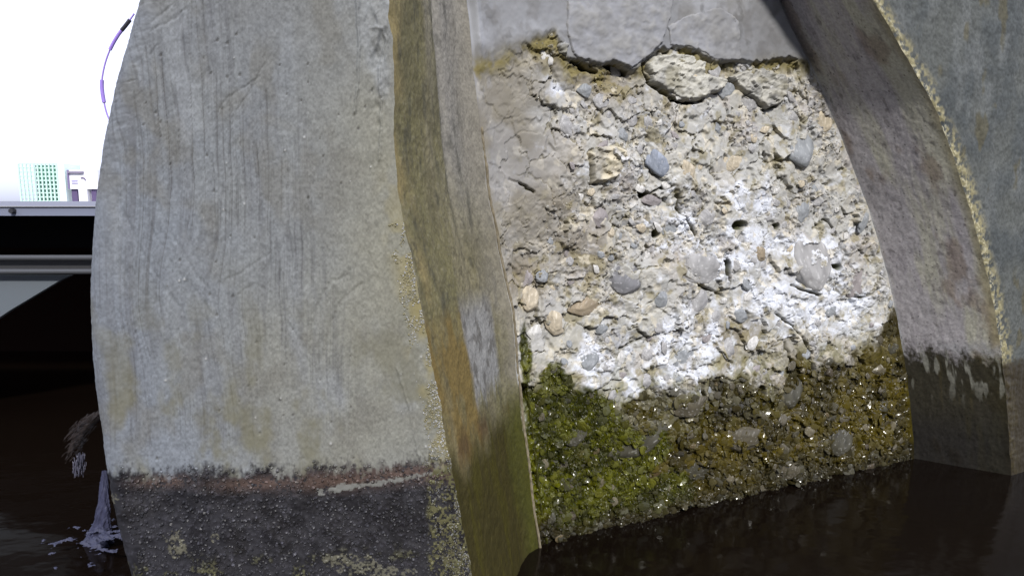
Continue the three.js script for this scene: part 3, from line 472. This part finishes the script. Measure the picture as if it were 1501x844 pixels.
{   // grit: the countless small grains
  const oct = lump(0, 0.6, 330), dry = [], wet = [];
  for (let i = 0; i < 14500; i++) {
    const y = i < 9000 ? rr(-0.03, 0.86) : rr(-0.04, 0.27), s = rr(E2(y) + 0.012, E3(y) - 0.008), f = surf(s, y); if (f.open < 0.6 || f.sm > 0.5 || (i >= 9000 && false) || (i >= 9000 && f.wet < 0.5)) continue;
    const r = 0.0009 + 0.0020 * rnd() ** 3, t = rnd(), c = t < 0.3 ? [0.55, 0.54, 0.5] : t < 0.55 ? [0.42, 0.36, 0.25] : t < 0.8 ? [0.26, 0.26, 0.27] : [0.13, 0.125, 0.12];
    const e = { m: M4(BACK.at(s, y, f.h + r * 0.15), spin(), r * rr(0.8, 1.5), r, r * rr(0.7, 1)), c: f.wet > 0.5 ? [lerp(f.c[0], c[0], 0.05), lerp(f.c[1], c[1], 0.05), lerp(f.c[2], c[2], 0.04)] : [lerp(f.c[0], c[0], 0.35), lerp(f.c[1], c[1], 0.35), lerp(f.c[2], c[2], 0.35)] };
    if (f.wet > 0.5) { const q = inFace.clone().multiply(new THREE.Quaternion().setFromEuler(new THREE.Euler(rr(-1.0, 0.35), rr(-0.55, 0.55), rr(0, 3.1), 'ZYX'))), b = r * rr(1.4, 3.4); e.m = M4(BACK.at(s, y, f.h + r * 0.2), q, b * rr(0.8, 1.4), b, r * 0.55); }
    (f.wet > 0.5 ? wet : dry).push(e);
  }
  const a = mesh('grit', rel(wall, pieces(dry, oct)), new THREE.MeshStandardMaterial({ vertexColors: true, roughness: 0.85 }), wall); a.userData.kind = 'stuff';
  const smooth = lump(1, 0.5, 331), b = mesh('wet_grit', rel(wall, pieces(wet, smooth)), new THREE.MeshPhysicalMaterial({ vertexColors: true, roughness: 0.15, ior: 1.33 }), wall); b.userData.kind = 'stuff';
}

// ---------------------------------------------------------------- right pier
function retMatter(u, y) {
  const c = out.c, w = u * 0.16, st = fbs(w * 140, y * 22, 4, 140), s2 = fbs(w * 50, y * 8, 4, 141), f = fbm(w * 320, y * 320, 3, 142), bl = fbm(w * 26, y * 14, 4, 143);
  c[0] = 0.37; c[1] = 0.352; c[2] = 0.362;
  mixc(c, [0.42, 0.41, 0.34], ss(0.40, 0.75, s2 + 0.4 * (u - 0.5))); mixc(c, [0.24, 0.22, 0.24], ss(0.5, 0.75, st) * 0.4);
  mixc(c, [0.20, 0.15, 0.11], ss(0.58, 0.75, bl) * 0.6); mixc(c, [0.10, 0.09, 0.09], ss(0.64, 0.8, fbm(w * 110, y * 70, 4, 144)) * 0.5);
  mixc(c, [0.42, 0.43, 0.44], ss(0.035, 0.0, u) * 0.6); mixc(c, [0.27, 0.235, 0.13], ss(0.88, 1, u + 0.1 * (bl - 0.5)) * 0.7);
  const t = TIDE + 0.005 + 0.035 * (fbm(w * 60, y * 30, 5, 145) - 0.5), low = ss(t + 0.020, t - 0.018, y - 0.035 * (fbm(w * 260, y * 200, 3, 159) - 0.5) - 0.04 * (fbs(w * 120, y * 30, 4, 147) - 0.5));
  const d = [0.024, 0.021, 0.010]; mixc(d, [0.048, 0.037, 0.011], ss(0.5, 0.7, s2)); mixc(d, [0.26, 0.26, 0.22], ss(0.56, 0.72, fbs(w * 110, y * 26, 4, 146)) * ss(0.10, 0.19, y) * 0.75); mixc(d, [0.008, 0.007, 0.005], ss(0.13, 0.03, y) * 0.9);
  mixc(c, [0.33, 0.33, 0.34], exp(-(((y - t - 0.016) / 0.012) ** 2)) * ss(0.3, 0.5, u) * 0.7);
  mixc(c, d, low * 0.96); { const gq = fbm(w * 420, y * 420, 2, 148) - 0.5, pq = worley(w * 130, y * 110, 149); for (let q = 0; q < 3; q++) c[q] *= 1 + 0.5 * gq + 0.3 * (fbm(w * 140, y * 90, 3, 156) - 0.5) - (pq[2] > 0.9 ? 0.5 * ss(0.2, 0.1, pq[0]) : 0); } out.r = lerp(0.7, 0.45, low);
  out.h = (0.0024 * (bl - 0.5) + 0.0012 * (f - 0.5) + 0.0014 * (fbm(w * 110, y * 80, 3, 157) - 0.5) ) * ss(0, 0.08, u) * ss(1, 0.92, u);
}
function rfMatter(s, y) {
  const c = out.c, a = s - E4s(y), f = fbm(s * 300, y * 300, 3, 150), st = fbs(s * 70, y * 8, 3, 151), bl = fbm(s * 16, y * 16, 4, 152), g = fbm(s * 120, y * 120, 3, 153);
  c[0] = 0.092; c[1] = 0.098; c[2] = 0.092; mixc(c, [0.062, 0.070, 0.072], ss(0.40, 0.75, bl) * 0.8); mixc(c, [0.13, 0.138, 0.135], ss(0.45, 0.75, fbm(s * 26, y * 14, 4, 155)) * 0.7); mixc(c, [0.085, 0.075, 0.04], ss(0.68, 0.78, fbm(s * 34, y * 16, 3, 154)) * 0.7);  // dark base colour stands in for lens vignetting at this side
  mixc(c, [0.24, 0.215, 0.12], ss(0.045, 0.012, a + 0.03 * (bl - 0.5)) * ss(0.35, 0.6, g)); mixc(c, [0.42, 0.39, 0.27], ss(0.02, 0.004, a) * ss(0.55, 0.7, f) * 0.8);
  for (let q = 0; q < 3; q++) c[q] *= 1 + 0.8 * (f - 0.5) + 0.5 * (g - 0.5);
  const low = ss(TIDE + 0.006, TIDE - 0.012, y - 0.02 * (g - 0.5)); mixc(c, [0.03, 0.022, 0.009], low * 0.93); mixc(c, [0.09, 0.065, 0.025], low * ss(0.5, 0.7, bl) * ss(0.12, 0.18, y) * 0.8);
  out.r = lerp(0.75, 0.45, low);
  out.h = (0.003 * (st - 0.5) + 0.006 * (bl - 0.5) + 0.002 * (f - 0.5) + 0.005 * ss(0.03, 0.0, a) * (g - 0.35)) * ss(0, 0.006, a);
}
const rpier = thing('concrete_pier', 'weathered concrete pier at the right edge, lens vignette painted into its dark face, with a yellowed corner', 'concrete pier', [1.0, 0, -1.3]);
{
  const pos = (u, v) => { const y = yv(v), a = BACK.at(E3s(y), y), b = RIGHT.at(E4s(y), y), e = BACK.at(E3(y), y), f = RIGHT.at(E4(y), y), k = max(0, 1 - u / 0.12) ** 2, m = max(0, 1 - (1 - u) / 0.12) ** 2; retMatter(u, y); const dx = b[0] - a[0], dz = b[2] - a[2], l = hypot(dx, dz); return [lerp(a[0], b[0], u) - dz / l * out.h + (e[0] - a[0]) * k + (f[0] - b[0]) * m, y, lerp(a[2], b[2], u) + dx / l * out.h + (e[2] - a[2]) * k + (f[2] - b[2]) * m]; };
  mesh('slot_cheek', rel(rpier, grid(lin(0, 1, 110), lin(0, 1, 500), pos)), skin(768, 1536, (u, v) => retMatter(u, yv(v))), rpier);
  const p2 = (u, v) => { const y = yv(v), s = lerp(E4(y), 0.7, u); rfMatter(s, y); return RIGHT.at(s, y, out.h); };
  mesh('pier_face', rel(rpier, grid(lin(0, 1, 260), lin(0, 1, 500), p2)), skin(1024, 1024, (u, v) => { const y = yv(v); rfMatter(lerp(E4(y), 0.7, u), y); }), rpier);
}

// ---------------------------------------------------------------- growth: crust on the pier foot, moss on the wall
{
  const oct = lump(0, 0.8, 340), L = [];
  for (let i = 0; i < 4500; i++) {
    const y = rr(0.03, TIDE + 0.02), s = rr(E0(y) + RN * 0.7, E1s(y) - 0.002); pierMatter(s, y);
    const c = [...out.c], hh = out.h; if (c[0] + c[1] > 0.26) continue;
    const r = 0.0006 + 0.0012 * rnd() ** 2, k = rr(0.5, 1.5); L.push({ m: M4(FACE.at(s, y, hh + r * 0.2), spin(), r * rr(0.8, 1.6), r, r), c: [c[0] * k, c[1] * k, c[2] * k] });
  }
  const g = mesh('crust', rel(pier, pieces(L, oct)), new THREE.MeshStandardMaterial({ vertexColors: true, roughness: 0.5 }), pier); g.userData.kind = 'stuff';
}
{
  const blade = new THREE.BufferGeometry(); blade.setAttribute('position', new THREE.Float32BufferAttribute([-0.5, 0, 0, 0.5, 0, 0, 0.3, 0.6, 0.25, -0.5, 0, 0, 0.3, 0.6, 0.25, -0.2, 0.6, 0.25, -0.2, 0.6, 0.25, 0.3, 0.6, 0.25, 0, 1, 0.2], 3));
  const L = [], nrm = new THREE.Vector3(...BACK.n);
  for (let i = 0; i < 52000; i++) {
    const y = rr(-0.01, 0.34), s = rr(E2(y) + 0.01, E2(y) + 0.34); if (moss(s, y) + 0.7 * (fbm(s * 45, y * 45, 3, 160) - 0.5) < 0.48) continue;
    const f = surf(s, y), d = nrm.clone().multiplyScalar(rr(0.3, 1)).add(new THREE.Vector3(rr(-0.6, 0.6), rr(-1.0, 0.3), rr(-0.3, 0.3))).normalize();
    const q = new THREE.Quaternion().setFromUnitVectors(new THREE.Vector3(0, 1, 0), d).multiply(new THREE.Quaternion().setFromAxisAngle(new THREE.Vector3(0, 1, 0), rr(0, 6.28)));
    const k = rr(0.5, 1.5); L.push({ m: M4(BACK.at(s, y, f.h - 0.0005), q, rr(0.0008, 0.002), rr(0.003, 0.007), 0.003), c: [(f.c[0] * 0.6 + 0.018) * k, (f.c[1] * 0.6 + 0.021) * k * rr(0.85, 1.1), 0.003 * k] });
  }
  const m = new THREE.MeshStandardMaterial({ vertexColors: true, roughness: 0.35, side: THREE.DoubleSide });
  tag(mesh('moss', pieces(L, blade), m), 'wet green moss on the foot of the eroded wall', 'moss', null, 'stuff');
}

// ---------------------------------------------------------------- lock gate, far quay and what stands there
const gateZ = -1.6;
const gx = px => (px - 750.5) / FOC * 1.6, gy = py => { const d = sight(750, py); return EYE + d[1] * (1.6 / -d[2]); };
{
  const g = thing('steel_gate', 'dark steel gate with a pale top beam, left behind the trowelled pier', 'gate', [-1.2, 0, gateZ]);
  const bx = (x0, x1, y0, y1, z0, z1) => { const b = new THREE.BoxGeometry(x1 - x0, y1 - y0, z1 - z0); b.translate((x0 + x1) / 2 + 1.2, (y0 + y1) / 2, (z0 + z1) / 2 - gateZ); return b; };
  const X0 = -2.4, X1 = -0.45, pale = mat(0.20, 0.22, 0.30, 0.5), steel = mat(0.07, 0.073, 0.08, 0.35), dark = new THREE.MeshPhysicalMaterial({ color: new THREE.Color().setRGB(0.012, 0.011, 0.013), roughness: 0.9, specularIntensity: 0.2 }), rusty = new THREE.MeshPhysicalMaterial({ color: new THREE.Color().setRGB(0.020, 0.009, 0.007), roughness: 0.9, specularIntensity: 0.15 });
  mesh('top_beam', bx(X0, X1, gy(316), gy(303), -1.62, -1.585), pale, g);
  mesh('top_plate', bx(-4.2, X1, gy(302), gy(295), -2.6, -1.578), mat(0.32, 0.34, 0.44, 0.45), g);
  mesh('web_plate', bx(X0, X1, gy(372), gy(304), -1.86, -1.82), dark, g);
  const lip = new THREE.CylinderGeometry(0.007, 0.007, X1 - X0, 12); lip.rotateZ(PI / 2);
  for (const py of [377, 397]) { const r = mesh('rail', lip, steel, g); r.position.set((X0 + X1) / 2 + 1.2, gy(py), -1.585 - gateZ); }
  mesh('channel', bx(X0, X1, gy(397), gy(379), -1.64, -1.60), mat(0.04, 0.04, 0.043, 0.5), g);
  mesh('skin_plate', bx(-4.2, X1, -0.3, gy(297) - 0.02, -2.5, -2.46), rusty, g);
  const sh = new THREE.Shape([[gx(-300), gy(404)], [gx(96), gy(404)], [gx(78), gy(412)], [gx(0), gy(456)], [gx(-300), gy(640)]].map(p => new THREE.Vector2(p[0] + 1.2, p[1])));
  const gp = new THREE.ExtrudeGeometry(sh, { depth: 0.012, bevelSize: 0.001, bevelThickness: 0.001, bevelSegments: 1 }); gp.translate(0, 0, -1.62 - gateZ);
  mesh('gusset', gp, mat(0.12, 0.14, 0.16, 0.6), g);
  const bt = new THREE.CylinderGeometry(0.006, 0.007, 0.012, 6); bt.rotateX(PI / 2);
  const b = mesh('bolt', bt, mat(0.03, 0.03, 0.035, 0.5), g); b.position.set(gx(31) + 1.2, gy(309), -1.58 - gateZ);
}
{
  const q = new THREE.BoxGeometry(10, 1.2, 4, 1, 1, 1); q.translate(-5, -0.085, -7.4);
  const o = mesh('far_quay', q, mat(0.35, 0.35, 0.36)); o.userData = { kind: 'structure' };
}
const fz = -5.9, fx = px => (px - 750.5) / FOC * 5.9, fy = py => { const d = sight(750, py); return EYE + d[1] * (5.9 / -d[2]); };
{   // green mesh crate
  const x0 = fx(37), x1 = fx(92), y0 = 0.517, y1 = fy(240), t = thing('plastic_crate', 'green mesh crate on the far quay above the gate', 'crate', [(x0 + x1) / 2, y0, fz]);
  const w = x1 - x0, hh = y1 - y0, green = mat(0.55, 0.74, 0.66, 0.5), gs = [];
  const bar = (a, b, c, x, y, z) => { const g = new THREE.BoxGeometry(a, b, c); g.translate(x, y, z); return g; };
  for (let i = 0; i <= 10; i++) mesh('slat', bar(0.012, hh, 0.008, -w / 2 + w * i / 10, hh / 2, 0.004), green, t);
  for (let i = 0; i <= 10; i++) mesh('crossbar', bar(w, 0.012, 0.008, 0, hh * i / 10, -0.005), green, t);
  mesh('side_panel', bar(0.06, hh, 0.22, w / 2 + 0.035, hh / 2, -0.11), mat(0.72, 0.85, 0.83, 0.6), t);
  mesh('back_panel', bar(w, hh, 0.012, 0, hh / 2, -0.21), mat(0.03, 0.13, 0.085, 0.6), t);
}
{   // cabinet
  const x0 = fx(107), x1 = fx(150), y0 = 0.517, y1 = fy(249), t = thing('meter_cabinet', 'white cabinet on dark legs beside the green crate on the far quay', 'cabinet', [(x0 + x1) / 2, y0, fz]);
  const w = x1 - x0, ym = fy(277) - y0, hh = y1 - y0, wm = mat(0.8, 0.8, 0.84, 0.5), dm = mat(0.10, 0.07, 0.16, 0.6);
  const bar = (a, b, c, x, y, z) => { const g = new THREE.BoxGeometry(a, b, c); g.translate(x, y, z); return g; };
  mesh('box_body', bar(w, hh - ym, 0.16, 0, (hh + ym) / 2, -0.08), wm, t);
  mesh('edge_strip', bar(0.012, hh - ym, 0.01, -w / 2 + 0.006, (hh + ym) / 2, 0.006), mat(0.2, 0.16, 0.3), t);
  mesh('hood', bar(w * 0.5, 0.014, 0.03, -w * 0.2, hh - 0.02, 0.012), mat(0.25, 0.22, 0.3), t);
  for (const k of [0, 1]) mesh('vent_slot', bar(w * 0.2, 0.008, 0.006, -w * 0.28, ym + 0.05 + k * 0.02, 0.002), mat(0.3, 0.27, 0.5), t);
  const hd = new THREE.TorusGeometry(0.022, 0.005, 6, 14, 2.2); hd.translate(0.0, ym + 0.075, 0.005); mesh('handle', hd, dm, t);
  mesh('leg', bar(0.05, ym, 0.05, -w / 2 + 0.03, ym / 2, -0.05), dm, t); mesh('leg', bar(0.04, ym, 0.05, w / 2 - 0.06, ym / 2, -0.05), dm, t);
  mesh('pedestal', bar(0.075, ym, 0.06, -0.01, ym / 2, -0.03), wm, t);
}
{   // looped hose beside the pier
  const P = [[196, 20], [186, 34], [172, 52], [160, 74], [152, 98], [148.5, 122], [151, 146], [158, 172], [170, 190]].map(([px, py]) => { const d = sight(px, py), t = 0.80 / -d[2]; return new THREE.Vector3(d[0] * t, EYE + d[1] * t, -0.80); });
  const c = new THREE.CatmullRomCurve3(P), t = thing('hose', 'thin purple hose looping out past the top left edge of the pier', 'hose', P[4].toArray());
  const sub = (a, b) => new THREE.CatmullRomCurve3(lin(a, b, 8).map(k => c.getPoint(k)));
  const violet = mat(0.36, 0.24, 0.75, 0.4);
  mesh('tube', rel(t, new THREE.TubeGeometry(c, 60, 0.0009, 8)), violet, t);
  mesh('sleeve', rel(t, new THREE.TubeGeometry(sub(0.20, 0.37), 12, 0.0019, 10)), violet, t);
  mesh('sleeve', rel(t, new THREE.TubeGeometry(sub(0.60, 0.77), 12, 0.0021, 10)), violet, t);
  mesh('end_cap', rel(t, new THREE.TubeGeometry(sub(0.08, 0.20), 8, 0.0022, 10)), mat(0.03, 0.03, 0.04, 0.5), t);
}
// leaking water
{
  const zL = -1.02, P = (px, py, z = zL) => { const d = sight(px, py), t = z / d[2]; return [d[0] * t, EYE + d[1] * t, z]; };
  const wm = new THREE.MeshStandardMaterial({ color: new THREE.Color().setRGB(0.04, 0.043, 0.085), roughness: 0.6 });
  const b = P(150, 800), t = thing('water_leak', 'white stream of leaking water falling beside the foot of the pier', 'leak', [b[0], 0, zL]);
  const prof = [[152, 690, 3], [152, 715, 6], [151, 740, 8], [148, 765, 12], [145, 790, 17], [142, 810, 22], [138, 830, 32], [136, 850, 45]].map(([px, py, r]) => { const q = P(px, py); return [q[0], q[1], r / FOC * 1.05]; });
  const g = grid(lin(0, 1, 48), lin(0, 1, 140), (u, v) => { const k = v * (prof.length - 1), i = min(prof.length - 2, floor(k)), f = k - i, a = prof[i], c = prof[i + 1], th = u * 2 * PI, r = lerp(a[2], c[2], f) * (1 + 1.5 * (fbm(cos(th) * 3 + 9, v * 12 + sin(th) * 3, 5, 170) - 0.5)); return [lerp(a[0], c[0], f) + r * cos(th), lerp(a[1], c[1], f), zL + r * 0.6 * sin(th)]; });
  mesh('stream', rel(t, g), wm, t);
  const L = [], dr = lump(1, 0.5, 345);
  const sp = thing('water_spurt', 'thin brownish spurt of water from the dark gate beside the pier', 'water spurt', P(125, 640));
  for (let i = 0; i < 700; i++) { const k = rnd(), q = P(lerp(145, 104, k) + rr(-3, 3), lerp(610, 655, k ** 1.6) + rr(-14, 14) * (0.35 + k)); const r = rr(0.0003, 0.0008); L.push({ m: M4([q[0], q[1], zL + rr(-0.02, 0.02)], new THREE.Quaternion().setFromAxisAngle(new THREE.Vector3(0, 0, 1), 0.8), r * rr(2, 14), r * 0.7, r * 0.7), c: [0.035, 0.026, 0.023] }); }
  mesh('droplets', rel(sp, pieces(L, dr)), new THREE.MeshStandardMaterial({ vertexColors: true, roughness: 0.3 }), sp).userData.kind = 'stuff';
  const L2 = []; for (let i = 0; i < 300; i++) { const q = P(115 + rr(-3, 3) + rr(-3, 3), 682 + rr(-9, 9) + rr(-8, 8)), r = rr(0.0004, 0.0011); L2.push({ m: M4([q[0], q[1], zL + rr(-0.01, 0.01)], new THREE.Quaternion(), r * 0.6, r * rr(2, 5), r * 0.6), c: [0.10, 0.10, 0.14] }); }
  mesh('splash', rel(sp, pieces(L2, dr)), new THREE.MeshStandardMaterial({ vertexColors: true, roughness: 0.3 }), sp).userData.kind = 'stuff';
  const P3 = [], I3 = [], n = 220, idm = new Int32Array((n + 1) ** 2).fill(-1);
  for (let j = 0; j <= n; j++) for (let i = 0; i <= n; i++) { const x = -0.78 + 0.24 * i / n, z = -1.10 + 0.22 * j / n, e = 1 - hypot((x + 0.64) / 0.075, (z + 0.985) / 0.075), v = 0.5 + 1.5 * (fbm(x * 70, z * 95, 5, 171) - 0.5) + 0.45 * (e - 0.35); if (v < 0.62) continue; idm[j * (n + 1) + i] = P3.length / 3; P3.push(x, 0.001 + 0.004 * ss(0.62, 1.0, v) + 0.005 * fbm(x * 180, z * 180, 3, 172), z); }
  for (let j = 0; j < n; j++) for (let i = 0; i < n; i++) { const k = j * (n + 1) + i, a = idm[k], b = idm[k + 1], c = idm[k + n + 1], d = idm[k + n + 2]; if (min(a, b, c, d) < 0) continue; I3.push(a, c, d, a, d, b); }
  const fg = new THREE.BufferGeometry(); fg.setAttribute('position', new THREE.Float32BufferAttribute(P3, 3)); fg.setIndex(I3); fg.computeVertexNormals();
  tag(mesh('foam', fg, mat(0.034, 0.037, 0.07, 0.7)), 'pale foam on the dark water where the leak falls in', 'foam', null, 'stuff');
}
renderer.render(scene, camera);
